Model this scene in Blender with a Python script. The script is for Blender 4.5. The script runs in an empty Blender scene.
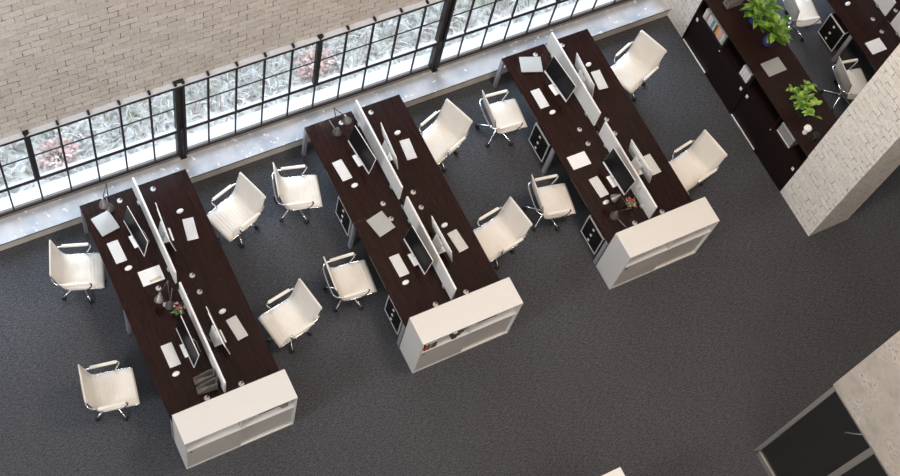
import bpy, bmesh, math, random
from mathutils import Vector, Matrix
PI = math.pi
scene = bpy.context.scene
COL = scene.collection
rnd = random.Random(7)

# ------------------------------------------------------------------ materials
def new_mat(name):
    m = bpy.data.materials.new(name); m.use_nodes = True
    nt = m.node_tree
    return m, nt, nt.nodes['Principled BSDF']
def N(nt, kind, **kw):
    n = nt.nodes.new(kind)
    for k, v in kw.items():
        if k in n.inputs: n.inputs[k].default_value = v
        else: setattr(n, k, v)
    return n
def plain(name, col, rough=0.5, metal=0.0, spec=0.5, var=0.06, vscale=20.0, bump=0.0, bscale=200.0, coat=0.0):
    m, nt, b = new_mat(name)
    b.inputs['Roughness'].default_value = rough
    b.inputs['Metallic'].default_value = metal
    b.inputs['Specular IOR Level'].default_value = spec
    b.inputs['Coat Weight'].default_value = coat
    tc = N(nt, 'ShaderNodeTexCoord')
    no = N(nt, 'ShaderNodeTexNoise', Scale=vscale, Detail=4.0)
    nt.links.new(tc.outputs['Object'], no.inputs['Vector'])
    rp = N(nt, 'ShaderNodeValToRGB')
    c0 = [max(0, c * (1 - var)) for c in col]; c1 = [min(1, c * (1 + var)) for c in col]
    rp.color_ramp.elements[0].color = (*c0, 1); rp.color_ramp.elements[1].color = (*c1, 1)
    rp.color_ramp.elements[0].position = 0.3; rp.color_ramp.elements[1].position = 0.7
    nt.links.new(no.outputs['Fac'], rp.inputs['Fac'])
    nt.links.new(rp.outputs['Color'], b.inputs['Base Color'])
    if bump:
        n2 = N(nt, 'ShaderNodeTexNoise', Scale=bscale, Detail=3.0)
        nt.links.new(tc.outputs['Object'], n2.inputs['Vector'])
        bp = N(nt, 'ShaderNodeBump', Strength=bump, Distance=0.003)
        nt.links.new(n2.outputs['Fac'], bp.inputs['Height']); nt.links.new(bp.outputs['Normal'], b.inputs['Normal'])
    return m

def wood(name, ca, cb, rough, axis=(14, 1.1, 14)):
    m, nt, b = new_mat(name)
    tc = N(nt, 'ShaderNodeTexCoord'); mp = N(nt, 'ShaderNodeMapping')
    mp.inputs['Scale'].default_value = axis
    nt.links.new(tc.outputs['Object'], mp.inputs['Vector'])
    no = N(nt, 'ShaderNodeTexNoise', Scale=3.0, Detail=8.0, Roughness=0.65)
    nt.links.new(mp.outputs['Vector'], no.inputs['Vector'])
    rp = N(nt, 'ShaderNodeValToRGB')
    rp.color_ramp.elements[0].color = (*ca, 1); rp.color_ramp.elements[1].color = (*cb, 1)
    rp.color_ramp.elements[0].position = 0.35; rp.color_ramp.elements[1].position = 0.7
    nt.links.new(no.outputs['Fac'], rp.inputs['Fac']); nt.links.new(rp.outputs['Color'], b.inputs['Base Color'])
    b.inputs['Roughness'].default_value = rough
    b.inputs['Specular IOR Level'].default_value = 0.27
    return m

def carpet():
    m, nt, b = new_mat('carpet_wool')
    tc = N(nt, 'ShaderNodeTexCoord')
    n1 = N(nt, 'ShaderNodeTexNoise', Scale=60.0, Detail=3.0, Roughness=0.95)
    n2 = N(nt, 'ShaderNodeTexNoise', Scale=1.3, Detail=4.0)
    mp = N(nt, 'ShaderNodeMapping'); mp.inputs['Rotation'].default_value = (0, 0, 0.15); mp.inputs['Scale'].default_value = (14, 90, 1)
    n3 = N(nt, 'ShaderNodeTexNoise', Scale=1.0, Detail=3.0)
    for n in (n1, n2): nt.links.new(tc.outputs['Object'], n.inputs['Vector'])
    nt.links.new(tc.outputs['Object'], mp.inputs['Vector']); nt.links.new(mp.outputs['Vector'], n3.inputs['Vector'])
    mx = N(nt, 'ShaderNodeMix'); mx.inputs[0].default_value = 0.22
    nt.links.new(n1.outputs['Fac'], mx.inputs[2]); nt.links.new(n3.outputs['Fac'], mx.inputs[3])
    rp = N(nt, 'ShaderNodeValToRGB')
    e = rp.color_ramp.elements
    e[0].position = 0.39; e[0].color = (0.014, 0.0141, 0.0152, 1); e[1].position = 0.63; e[1].color = (0.122, 0.1225, 0.132, 1)
    nt.links.new(mx.outputs[0], rp.inputs['Fac'])
    rp2 = N(nt, 'ShaderNodeValToRGB'); rp2.color_ramp.elements[0].color = (.93, .93, .93, 1); rp2.color_ramp.elements[0].position = .3; rp2.color_ramp.elements[1].position = .7
    nt.links.new(n2.outputs['Fac'], rp2.inputs['Fac'])
    mu = N(nt, 'ShaderNodeMix', data_type='RGBA', blend_type='MULTIPLY'); mu.inputs[0].default_value = 1.0
    nt.links.new(rp.outputs['Color'], mu.inputs[6]); nt.links.new(rp2.outputs['Color'], mu.inputs[7])
    nt.links.new(mu.outputs[2], b.inputs['Base Color'])
    b.inputs['Roughness'].default_value = 1.0; b.inputs['Specular IOR Level'].default_value = 0.1
    bp = N(nt, 'ShaderNodeBump', Strength=0.15, Distance=0.003)
    nt.links.new(n1.outputs['Fac'], bp.inputs['Height']); nt.links.new(bp.outputs['Normal'], b.inputs['Normal'])
    return m

def brick(name, base, alt, mortar, worn, wear=0.5, bw=0.23, bh=0.112, dark=(0.06, 0.055, 0.05), crack=0.56):
    """painted brick, laid in the wall's own plane: u runs along the wall, v is height"""
    m, nt, b = new_mat(name)
    tc = N(nt, 'ShaderNodeTexCoord'); ge = N(nt, 'ShaderNodeNewGeometry')
    sp = N(nt, 'ShaderNodeSeparateXYZ'); nt.links.new(tc.outputs['Object'], sp.inputs[0])
    ad = N(nt, 'ShaderNodeMath', operation='ADD')
    nt.links.new(sp.outputs['X'], ad.inputs[0]); nt.links.new(sp.outputs['Y'], ad.inputs[1])
    cb = N(nt, 'ShaderNodeCombineXYZ')
    nt.links.new(ad.outputs[0], cb.inputs['X']); nt.links.new(sp.outputs['Z'], cb.inputs['Y'])
    # slightly wobbly courses
    wob = N(nt, 'ShaderNodeTexNoise', Scale=5.0, Detail=2.0); nt.links.new(tc.outputs['Object'], wob.inputs['Vector'])
    vm = N(nt, 'ShaderNodeVectorMath', operation='SCALE'); vm.inputs['Scale'].default_value = 0.045
    nt.links.new(wob.outputs['Color'], vm.inputs[0])
    va = N(nt, 'ShaderNodeVectorMath', operation='ADD')
    nt.links.new(cb.outputs[0], va.inputs[0]); nt.links.new(vm.outputs[0], va.inputs[1])
    bt = N(nt, 'ShaderNodeTexBrick', Scale=1.0)
    bt.inputs['Brick Width'].default_value = bw; bt.inputs['Row Height'].default_value = bh
    bt.inputs['Mortar Size'].default_value = 0.006; bt.inputs['Mortar Smooth'].default_value = 0.6
    bt.inputs['Color1'].default_value = (*base, 1); bt.inputs['Color2'].default_value = (*alt, 1); bt.inputs['Mortar'].default_value = (*mortar, 1)
    nt.links.new(va.outputs[0], bt.inputs['Vector'])
    # missing paint in the joints: only where the patchy noise is high
    pn = N(nt, 'ShaderNodeTexNoise', Scale=9.0, Detail=7.0, Roughness=0.75); nt.links.new(tc.outputs['Object'], pn.inputs['Vector'])
    pr = N(nt, 'ShaderNodeValToRGB'); pr.color_ramp.elements[0].position = crack; pr.color_ramp.elements[1].position = crack + 0.06
    nt.links.new(pn.outputs['Fac'], pr.inputs['Fac'])
    mm = N(nt, 'ShaderNodeMath', operation='MULTIPLY')
    nt.links.new(bt.outputs['Fac'], mm.inputs[0]); nt.links.new(pr.outputs['Color'], mm.inputs[1])
    mx = N(nt, 'ShaderNodeMix', data_type='RGBA'); nt.links.new(mm.outputs[0], mx.inputs[0])
    nt.links.new(bt.outputs['Color'], mx.inputs[6]); mx.inputs[7].default_value = (*dark, 1)
    # worn patches of bare brick
    wn = N(nt, 'ShaderNodeTexNoise', Scale=1.6, Detail=9.0, Roughness=0.7)
    wn2 = N(nt, 'ShaderNodeMapping'); wn2.inputs['Scale'].default_value = (1, 1, 3.0)
    nt.links.new(tc.outputs['Object'], wn2.inputs['Vector']); nt.links.new(wn2.outputs[0], wn.inputs['Vector'])
    wr = N(nt, 'ShaderNodeValToRGB'); wr.color_ramp.elements[0].position = 0.55; wr.color_ramp.elements[1].position = 0.72
    wr.color_ramp.elements[1].color = (wear, wear, wear, 1)
    nt.links.new(wn.outputs['Fac'], wr.inputs['Fac'])
    m2 = N(nt, 'ShaderNodeMix', data_type='RGBA'); nt.links.new(wr.outputs['Color'], m2.inputs[0])
    nt.links.new(mx.outputs[2], m2.inputs[6]); m2.inputs[7].default_value = (*worn, 1)
    # grain
    gn = N(nt, 'ShaderNodeTexNoise', Scale=30.0, Detail=5.0); nt.links.new(tc.outputs['Object'], gn.inputs['Vector'])
    gr = N(nt, 'ShaderNodeValToRGB'); gr.color_ramp.elements[0].color = (.8, .8, .8, 1); gr.color_ramp.elements[0].position = .3; gr.color_ramp.elements[1].position = .65
    nt.links.new(gn.outputs['Fac'], gr.inputs['Fac'])
    m3 = N(nt, 'ShaderNodeMix', data_type='RGBA', blend_type='MULTIPLY'); m3.inputs[0].default_value = 1
    nt.links.new(m2.outputs[2], m3.inputs[6]); nt.links.new(gr.outputs['Color'], m3.inputs[7])
    nt.links.new(m3.outputs[2], b.inputs['Base Color'])
    b.inputs['Roughness'].default_value = 0.85; b.inputs['Specular IOR Level'].default_value = 0.25
    hs = N(nt, 'ShaderNodeMath', operation='MULTIPLY_ADD'); hs.inputs[1].default_value = -1.0
    nt.links.new(bt.outputs['Fac'], hs.inputs[0]); nt.links.new(gn.outputs['Fac'], hs.inputs[2])
    bp = N(nt, 'ShaderNodeBump', Strength=0.45, Distance=0.012)
    nt.links.new(hs.outputs[0], bp.inputs['Height']); nt.links.new(bp.outputs['Normal'], b.inputs['Normal'])
    return m

def concrete(name, ca, cb, spot, scale=3.0, rough=0.8, fleck=None, bump=0.3, pit=(0.62, 0.72)):
    m, nt, b = new_mat(name)
    tc = N(nt, 'ShaderNodeTexCoord')
    n1 = N(nt, 'ShaderNodeTexNoise', Scale=scale, Detail=8.0, Roughness=0.6)
    n2 = N(nt, 'ShaderNodeTexNoise', Scale=scale * 7, Detail=6.0, Roughness=0.75)
    for n in (n1, n2): nt.links.new(tc.outputs['Object'], n.inputs['Vector'])
    rp = N(nt, 'ShaderNodeValToRGB'); rp.color_ramp.elements[0].color = (*ca, 1); rp.color_ramp.elements[1].color = (*cb, 1)
    rp.color_ramp.elements[0].position = .35; rp.color_ramp.elements[1].position = .65
    nt.links.new(n1.outputs['Fac'], rp.inputs['Fac'])
    r2 = N(nt, 'ShaderNodeValToRGB'); r2.color_ramp.elements[0].position = pit[0]; r2.color_ramp.elements[1].position = pit[1]
    nt.links.new(n2.outputs['Fac'], r2.inputs['Fac'])
    r1b = N(nt, 'ShaderNodeValToRGB'); r1b.color_ramp.elements[0].position = .5; r1b.color_ramp.elements[1].position = .6
    nt.links.new(n1.outputs['Fac'], r1b.inputs['Fac'])
    mu = N(nt, 'ShaderNodeMath', operation='MULTIPLY'); nt.links.new(r2.outputs['Color'], mu.inputs[0]); nt.links.new(r1b.outputs['Color'], mu.inputs[1])
    mx = N(nt, 'ShaderNodeMix', data_type='RGBA'); nt.links.new(mu.outputs[0], mx.inputs[0])
    nt.links.new(rp.outputs['Color'], mx.inputs[6]); mx.inputs[7].default_value = (*spot, 1)
    out = mx.outputs[2]
    if fleck:
        n3 = N(nt, 'ShaderNodeTexNoise', Scale=11.0, Detail=5.0, Roughness=0.6); nt.links.new(tc.outputs['Object'], n3.inputs['Vector'])
        r3 = N(nt, 'ShaderNodeValToRGB'); r3.color_ramp.elements[0].position = .62; r3.color_ramp.elements[1].position = .66
        nt.links.new(n3.outputs['Fac'], r3.inputs['Fac'])
        m3 = N(nt, 'ShaderNodeMix', data_type='RGBA'); nt.links.new(r3.outputs['Color'], m3.inputs[0])
        nt.links.new(out, m3.inputs[6]); m3.inputs[7].default_value = (*fleck, 1); out = m3.outputs[2]
    nt.links.new(out, b.inputs['Base Color'])
    b.inputs['Roughness'].default_value = rough
    if bump:
        bp = N(nt, 'ShaderNodeBump', Strength=bump, Distance=0.01)
        nt.links.new(n2.outputs['Fac'], bp.inputs['Height']); nt.links.new(bp.outputs['Normal'], b.inputs['Normal'])
    return m

def glass(name, tint, gloss=0.03):
    m, nt, b = new_mat(name)
    nt.nodes.remove(b)
    out = nt.nodes['Material Output']
    tr = N(nt, 'ShaderNodeBsdfTransparent', Color=(*tint, 1))
    gl = N(nt, 'ShaderNodeBsdfGlossy', Roughness=0.03)
    lw = N(nt, 'ShaderNodeLayerWeight', Blend=0.5)
    pw = N(nt, 'ShaderNodeMath', operation='POWER'); pw.inputs[1].default_value = 4.0
    fr = N(nt, 'ShaderNodeMath', operation='MULTIPLY_ADD'); fr.inputs[1].default_value = 0.8; fr.inputs[2].default_value = gloss
    nt.links.new(lw.outputs['Facing'], pw.inputs[0]); nt.links.new(pw.outputs[0], fr.inputs[0])
    mx = N(nt, 'ShaderNodeMixShader')
    nt.links.new(fr.outputs[0], mx.inputs[0]); nt.links.new(tr.outputs[0], mx.inputs[1]); nt.links.new(gl.outputs[0], mx.inputs[2])
    nt.links.new(mx.outputs[0], out.inputs['Surface'])
    return m

def perforated_keys(name):
    """light aluminium keyboard face: rows of pale keys with grey gaps"""
    m, nt, b = new_mat(name)
    tc = N(nt, 'ShaderNodeTexCoord')
    bt = N(nt, 'ShaderNodeTexBrick', Scale=1.0); bt.offset = 0.3
    bt.inputs['Brick Width'].default_value = 0.019; bt.inputs['Row Height'].default_value = 0.021
    bt.inputs['Mortar Size'].default_value = 0.0022; bt.inputs['Mortar Smooth'].default_value = 0.1
    bt.inputs['Color1'].default_value = (.80, .79, .77, 1); bt.inputs['Color2'].default_value = (.74, .73, .71, 1); bt.inputs['Mortar'].default_value = (.42, .41, .40, 1)
    mp = N(nt, 'ShaderNodeMapping'); mp.inputs['Rotation'].default_value = (0, 0, PI / 2)
    nt.links.new(tc.outputs['Object'], mp.inputs['Vector']); nt.links.new(mp.outputs['Vector'], bt.inputs['Vector'])
    nt.links.new(bt.outputs['Color'], b.inputs['Base Color'])
    b.inputs['Roughness'].default_value = 0.5
    return m

def leaf_mat(name, ca, cb):
    m, nt, b = new_mat(name)
    tc = N(nt, 'ShaderNodeTexCoord')
    n1 = N(nt, 'ShaderNodeTexNoise', Scale=9.0, Detail=3.0); nt.links.new(tc.outputs['Object'], n1.inputs['Vector'])
    rp = N(nt, 'ShaderNodeValToRGB'); rp.color_ramp.elements[0].color = (*ca, 1); rp.color_ramp.elements[1].color = (*cb, 1)
    rp.color_ramp.elements[0].position = .38; rp.color_ramp.elements[1].position = .64
    nt.links.new(n1.outputs['Fac'], rp.inputs['Fac']); nt.links.new(rp.outputs['Color'], b.inputs['Base Color'])
    b.inputs['Roughness'].default_value = 0.35
    b.inputs['Transmission Weight'].default_value = 0.0
    return m

def frost_ground():
    m, nt, b = new_mat('frosty_ground')
    tc = N(nt, 'ShaderNodeTexCoord')
    wn = N(nt, 'ShaderNodeTexNoise', Scale=4.0, Detail=4.0, Distortion=2.5); nt.links.new(tc.outputs['Object'], wn.inputs['Vector'])
    rp = N(nt, 'ShaderNodeValToRGB')
    e = rp.color_ramp.elements
    e[0].position = .3; e[0].color = (.30, .28, .29, 1); e[1].position = .6; e[1].color = (.80, .80, .79, 1)
    k = e.new(.45); k.color = (.50, .52, .46, 1)
    nt.links.new(wn.outputs['Fac'], rp.inputs['Fac']); nt.links.new(rp.outputs['Color'], b.inputs['Base Color'])
    b.inputs['Roughness'].default_value = 1
    return m

M = {}
M['carpet'] = carpet()
M['brick_wall'] = brick('brick_taupe_paint', (.62, .57, .525), (.52, .47, .425), (.48, .435, .39), (.38, .295, .24), wear=.6, dark=(.055, .045, .04), crack=.49)
M['brick_white'] = brick('brick_white_paint', (.90, .87, .81), (.84, .80, .74), (.78, .75, .69), (.66, .58, .49), wear=.4, dark=(.10, .09, .08), crack=.50)
M['concrete'] = concrete('concrete_beige', (.42, .365, .31), (.61, .54, .465), (.21, .175, .145), scale=3.2, pit=(.50, .66))
M['ledge'] = concrete('ledge_terrazzo', (.29, .315, .36), (.50, .49, .485), (.27, .29, .33), scale=2.2, rough=.32, fleck=(.80, .80, .82), bump=.05)
M['ledge_front'] = concrete('ledge_plaster', (.47, .43, .38), (.60, .55, .49), (.36, .32, .28), scale=5.0, bump=.15)
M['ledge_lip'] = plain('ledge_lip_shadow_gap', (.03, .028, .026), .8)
M['sill_wood'] = plain('sill_brown', (.20, .16, .13), .6)
M['steel_dark'] = plain('window_steel', (.020, .018, .018), .5, .0, spec=.3)
M['steel_skylit'] = plain('window_cap', (.60, .62, .66), .45, .0)  # bar steel in a pale colour, sky light on its top painted in
M['steel_pipe'] = plain('window_pipe', (.16, .16, .17), .3, .8)
M['ext_sill'] = concrete('outdoor_sill', (.72, .73, .75), (.86, .86, .87), (.55, .56, .58), scale=6.0)
M['ground_out'] = frost_ground()
M['glass'] = glass('window_glass', (.97, .985, .99))
def dark_glass():
    m, nt, b = new_mat('door_glass_dark')
    b.inputs['Base Color'].default_value = (.028, .027, .026, 1); b.inputs['Roughness'].default_value = .22; b.inputs['Specular IOR Level'].default_value = .9
    tr = N(nt, 'ShaderNodeBsdfTransparent', Color=(.75, .74, .73, 1)); mx = N(nt, 'ShaderNodeMixShader'); mx.inputs[0].default_value = .72
    nt.links.new(tr.outputs[0], mx.inputs[1]); nt.links.new(b.outputs[0], mx.inputs[2]); nt.links.new(mx.outputs[0], nt.nodes['Material Output'].inputs['Surface'])
    return m
M['door_glass'] = dark_glass()
M['alu'] = plain('aluminium_brushed', (.46, .43, .395), .4, .6, var=.05)
M['wood_top'] = wood('wenge_top', (.0105, .0034, .0027), (.022, .0074, .006), .2)
M['wood_cab'] = wood('wenge_cabinet', (.009, .0045, .0045), (.015, .0075, .0072), .42)
M['wood_top2'] = wood('wenge_cabinet_top', (.014, .0058, .0046), (.027, .0115, .009), .33)
M['leather'] = plain('cream_leather', (.755, .705, .63), .42, spec=.4, var=.03, vscale=8, bump=.08, bscale=300)
M['chrome'] = plain('polished_chrome', (.72, .71, .70), .16, 1.0, var=.02)
M['chrome_dim'] = plain('satin_steel', (.42, .41, .44), .4, .35, var=.03)
M['black_rubber'] = plain('black_rubber', (.012, .012, .013), .45)
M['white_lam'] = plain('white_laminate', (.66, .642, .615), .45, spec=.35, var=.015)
M['white_lam_shaded'] = plain('white_laminate_shaded', (.47, .435, .40), .5, spec=.3, var=.015)  # white laminate darkened for the shade under the shelf lip
M['screen_white'] = plain('partition_white', (.80, .79, .775), .5, var=.02)
M['mac_white'] = plain('computer_white', (.86, .85, .83), .35, var=.015)
M['mac_black'] = plain('computer_screen_black', (.010, .010, .012), .3, spec=.2, var=.1)
M['mac_mark'] = plain('computer_mark_dark', (.03, .03, .03), .4)
M['keys'] = perforated_keys('keyboard_keys')
M['silver'] = plain('laptop_silver', (.47, .475, .46), .36, .45, var=.03)
M['silver_dark'] = plain('laptop_edge', (.12, .12, .12), .5)
M['paper'] = plain('paper_white', (.80, .79, .78), .7, var=.02)
M['pencil'] = plain('pencil_wood', (.52, .36, .13), .5)
M['grey_plastic'] = plain('file_grey', (.20, .18, .165), .5, var=.06)
M['lamp_grey'] = plain('lamp_gunmetal', (.27, .255, .245), .32, .7, var=.04)
M['lamp_arm'] = plain('lamp_arm_dark', (.10, .098, .10), .35, .6)
M['cord'] = plain('cord_grey', (.40, .40, .41), .5)
M['ped_black'] = plain('pedestal_dark', (.010, .007, .007), .5, spec=.2)
M['ped_side'] = plain('pedestal_side', (.02, .018, .018), .45)
M['ped_edge'] = plain('pedestal_trim', (.74, .73, .71), .4, .0)
M['grommet'] = plain('grommet_silver', (.50, .49, .48), .4, .3)
M['blue_glaze'] = plain('blue_glaze', (.040, .045, .21), .15, coat=.5, var=.15)
M['soil'] = plain('soil', (.035, .022, .014), .9, var=.3)
M['leaf_big'] = leaf_mat('leaf_fig', (.022, .09, .008), (.25, .43, .06))
M['leaf_small'] = leaf_mat('leaf_pothos', (.07, .20, .02), (.34, .52, .10))
M['stem'] = plain('stem_green', (.14, .20, .05), .6)
M['smoke_glass'] = plain('smoked_glass', (.022, .024, .026), .12, coat=.5)
M['white_ceramic'] = plain('white_ceramic', (.84, .83, .81), .3)
M['white_petal'] = plain('white_petals', (.88, .87, .85), .8, var=.05, vscale=60, bump=.6, bscale=80)
M['black_petal'] = plain('black_petals', (.012, .012, .014), .4, var=.3, vscale=60)
M['red_petal'] = plain('red_flower', (.42, .06, .07), .5, var=.2)
M['succ_green'] = plain('succulent_green', (.09, .19, .07), .5, var=.3)
M['pale_pink'] = plain('pink_flower', (.55, .30, .28), .5, var=.2)
M['binder_dark'] = plain('binder_dark', (.045, .04, .045), .5)
for i, c in enumerate([(.74, .72, .62), (.60, .57, .52), (.38, .20, .36), (.72, .73, .66), (.62, .66, .62), (.16, .28, .40), (.70, .68, .55), (.12, .12, .11), (.78, .34, .16), (.74, .50, .36), (.70, .42, .44), (.76, .72, .58), (.34, .48, .38), (.78, .77, .80), (.55, .10, .07), (.50, .38, .16)]):
    M['book%d' % i] = plain('book_cover_%d' % i, c, .6, var=.05)

# ------------------------------------------------------------------ mesh helpers
class MB:
    def __init__(s): s.bm = bmesh.new()
    def box(s, c, d, rz=0.0, ry=0.0, bevel=0.0, mi=0, mat=None):
        r = bmesh.ops.create_cube(s.bm, size=1.0)
        vs = r['verts']
        T = Matrix.Translation(c) @ Matrix.Rotation(rz, 4, 'Z') @ Matrix.Rotation(ry, 4, 'Y') @ Matrix.Diagonal((d[0], d[1], d[2], 1))
        if mat is not None: T = mat @ T
        bmesh.ops.transform(s.bm, matrix=T, verts=vs)
        fs = set(f for v in vs for f in v.link_faces)
        for f in fs: f.material_index = mi
        if bevel:
            es = list(set(e for v in vs for e in v.link_edges))
            r2 = bmesh.ops.bevel(s.bm, geom=es, offset=bevel, segments=2, affect='EDGES', profile=0.6)
            for f in r2['faces']: f.material_index = mi
        return s
    def tube(s, pts, r, n=8, cap=True, smooth=True):
        pts = [Vector(p) for p in pts]
        rs = r if isinstance(r, (list, tuple)) else [r] * len(pts)
        rings = []
        up = None
        for i, p in enumerate(pts):
            t = (pts[min(i + 1, len(pts) - 1)] - pts[max(i - 1, 0)]).normalized()
            if up is None:
                up = Vector((0, 0, 1)) if abs(t.z) < .9 else Vector((1, 0, 0))
            a = t.cross(up); 
            if a.length < 1e-4: a = t.cross(Vector((0, 1, 0)))
            a.normalize(); b = a.cross(t).normalized(); up = b
            rings.append([s.bm.verts.new(p + rs[i] * (math.cos(2 * PI * k / n) * a + math.sin(2 * PI * k / n) * b)) for k in range(n)])
        for q, w in zip(rings, rings[1:]):
            for k in range(n):
                f = s.bm.faces.new((q[k], q[(k + 1) % n], w[(k + 1) % n], w[k])); f.smooth = smooth
        if cap:
            s.bm.faces.new(list(reversed(rings[0]))); s.bm.faces.new(rings[-1])
        return s
    def lathe(s, prof, c=(0, 0, 0), n=24, rot=None, smooth=True, mi=0):
        rings = []
        for r, z in prof:
            ring = []
            for k in range(n):
                v = Vector((r * math.cos(2 * PI * k / n), r * math.sin(2 * PI * k / n), z))
                if rot is not None: v = rot @ v
                ring.append(s.bm.verts.new(v + Vector(c)))
            rings.append(ring)
        for q, w in zip(rings, rings[1:]):
            for k in range(n):
                f = s.bm.faces.new((q[k], q[(k + 1) % n], w[(k + 1) % n], w[k])); f.smooth = smooth; f.material_index = mi
        f = s.bm.faces.new(list(reversed(rings[0]))); f.material_index = mi
        f = s.bm.faces.new(rings[-1]); f.material_index = mi
        return s
    def poly_prism(s, pts, offset):
        """pts: 3D outline; extruded by vector offset"""
        a = [s.bm.verts.new(Vector(p)) for p in pts]; b = [s.bm.verts.new(Vector(p) + Vector(offset)) for p in pts]
        s.bm.faces.new(list(reversed(a))); s.bm.faces.new(b)
        n = len(pts)
        for i in range(n): s.bm.faces.new((a[i], a[(i + 1) % n], b[(i + 1) % n], b[i]))
        return s
    def sphere(s, c, r, sc=(1, 1, 1), u=12, v=8):
        r_ = bmesh.ops.create_uvsphere(s.bm, u_segments=u, v_segments=v, radius=1.0)
        bmesh.ops.transform(s.bm, matrix=Matrix.Translation(c) @ Matrix.Diagonal((r * sc[0], r * sc[1], r * sc[2], 1)), verts=r_['verts'])
        for f in set(f for w in r_['verts'] for f in w.link_faces): f.smooth = True
        return s
    def leaf(s, base, dirv, length, width, droop=.3, up=Vector((0, 0, 1)), fold=.18, seg=6):
        d = Vector(dirv).normalized(); side = d.cross(up)
        if side.length < .05: side = d.cross(Vector((1, 0, 0)))
        side.normalize(); nrm = side.cross(d).normalized()
        rows = []
        for i in range(seg + 1):
            t = i / seg
            w = width * (math.sin(PI * min(1, t ** .8)) ** .8 if 0 < t < 1 else .03)
            p = Vector(base) + d * (length * t) - Vector((0, 0, 1)) * (droop * length * t * t)
            rows.append([s.bm.verts.new(p - side * w + nrm * fold * w), s.bm.verts.new(p - nrm * fold * w * .4), s.bm.verts.new(p + side * w + nrm * fold * w)])
        for a, b in zip(rows, rows[1:]):
            for k in (0, 1):
                f = s.bm.faces.new((a[k], a[k + 1], b[k + 1], b[k])); f.smooth = True
        return s
    def build(s, name, mat, parent=None):
        bmesh.ops.recalc_face_normals(s.bm, faces=s.bm.faces[:])
        me = bpy.data.meshes.new(name); s.bm.to_mesh(me); s.bm.free()
        for m in (mat if isinstance(mat, (list, tuple)) else [mat]): me.materials.append(M[m] if isinstance(m, str) else m)
        o = bpy.data.objects.new(name, me); COL.objects.link(o)
        if parent is not None: o.parent = parent
        return o

def tag(o, label=None, cat=None, group=None, kind=None):
    if label: o['label'] = label
    if cat: o['category'] = cat
    if group: o['group'] = group
    if kind: o['kind'] = kind
    return o
def thing(name, loc, rz=0.0):
    o = bpy.data.objects.new(name, None); o.empty_display_size = .1
    COL.objects.link(o); o.location = loc; o.rotation_euler = (0, 0, rz); return o
KIDS = {}
def children_of(o): return [c for c in COL.objects if c.parent == o]
def copy_tree(o, parent=None):
    c = o.copy(); COL.objects.link(c)
    if parent is not None: c.parent = parent
    for ch in children_of(o): copy_tree(ch, c)
    return c
def struct(name, mb, mat):
    o = mb.build(name, mat); o['kind'] = 'structure'; return o

# ------------------------------------------------------------------ key sizes (metres)
DX = [2.193, 5.449, 8.633, 14.095]      # centre lines of the four desk islands
Y0, YM, YC = 8.297, 6.665, 5.011        # window end, middle joint, cabinet end
HD, W = 0.745, 1.491
CABH, CABD, CABL = 1.098, 0.41, 1.494
WY = 8.80                               # window plane

# ------------------------------------------------------------------ setting
mb = MB(); mb.box((3, 2, -.05), (34, 13.8, .1)); struct('floor', mb, 'carpet')
# raised ledge under the window
mb = MB(); mb.box((4.15, 8.64, .0895), (14.1, .43, .179)); lg = struct('trim_1', mb, 'ledge_front')
mb = MB(); mb.box((4.15, 8.625, .190), (14.1, .418, .022)); lt = struct('trim_2', mb, 'ledge')
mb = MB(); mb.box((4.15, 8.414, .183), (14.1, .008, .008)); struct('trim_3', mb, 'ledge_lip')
# painted brick wall above the window
mb = MB(); mb.box((3, WY + .15, 9.57), (32, .24, 14.92)); struct('wall_window_side', mb, 'brick_wall')
mb = MB(); mb.box((-8.0, 8.95, 1.0), (10, .25, 2.3)); struct('wall_window_corner', mb, 'brick_wall')
# brown timber under the steel frame
mb = MB(); mb.box((4.15, WY + .02, .22), (14.1, .10, .04)); struct('trim_4', mb, 'sill_wood')

# steel window bays, 4 m each
def window_bay(idx, xa, xb, first, clip=None):
    z0, z1 = .24, 2.13
    mb = MB()
    xm = (xa + xb) / 2
    mb.box((xm, WY - .01, .28), (xb - xa, .024, .06))
    mb.box((xm, WY - .012, .914), (xb - xa, .024, .06))
    mb.box((xm, WY - .004, 1.515), (xb - xa, .012, .020))
    mb.box((xm, WY - .005, 2.058), (xb - xa, .06, .062))
    o = struct('window_%d' % idx, mb, 'steel_dark')
    n = round((xb - xa) / .4)
    for k in range(1, n):
        x = xa + .4 * k
        b2 = MB()
        med = abs(x - xm) < .01
        if med:
            b2.box((x, WY, 1.53), (.075, .05, 1.20)); b2.box((x - .02, WY - .02, 1.53), (.02, .05, 1.20)); b2.box((x, WY - .006, .59), (.022, .022, .62))
        else:
            b2.box((x, WY - .008, 1.49), (.027, .024, 1.22)); b2.box((x, WY - .006, .59), (.021, .020, .62))
        b2.box((x, WY - .01, 2.11), (.03, .06, .05))
        b2.build('mullion', 'steel_dark', o)
    b2 = MB(); b2.box((xm, WY + .004, .9505), (xb - xa, .040, .013)); b2.build('transom_skylit_top', 'steel_skylit', o)  # strips added to show the bar tops catching the sky
    b2 = MB(); b2.box((xm, WY - .005, 2.096), (xb - xa, .075, .014)); b2.build('head_skylit_top', 'steel_skylit', o)
    b2 = MB(); b2.box((xm, WY + .028, 1.2), (xb - xa, .006, 1.84)); b2.build('pane', 'glass', o)
    return o
for i, xa in enumerate((-.92, 3.08, 7.08)): window_bay(i + 1, xa, xa + 4.0, i)
for i, x in enumerate((-.92, 3.08, 7.08, 11.08)):
    mb = MB(); mb.box((x - .052, WY + .005, 1.19), (.035, .09, 1.9)); mb.box((x + .052, WY + .005, 1.19), (.035, .09, 1.9)); mb.box((x, WY + .02, 1.19), (.08, .05, 1.9))
    mb.tube([(x, WY - .03, .2), (x, WY - .03, .98)], .028, 12); mb.box((x, WY - .04, .21), (.09, .07, .018))
    struct('trim_%d' % (5 + i), mb, 'steel_dark')

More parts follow.
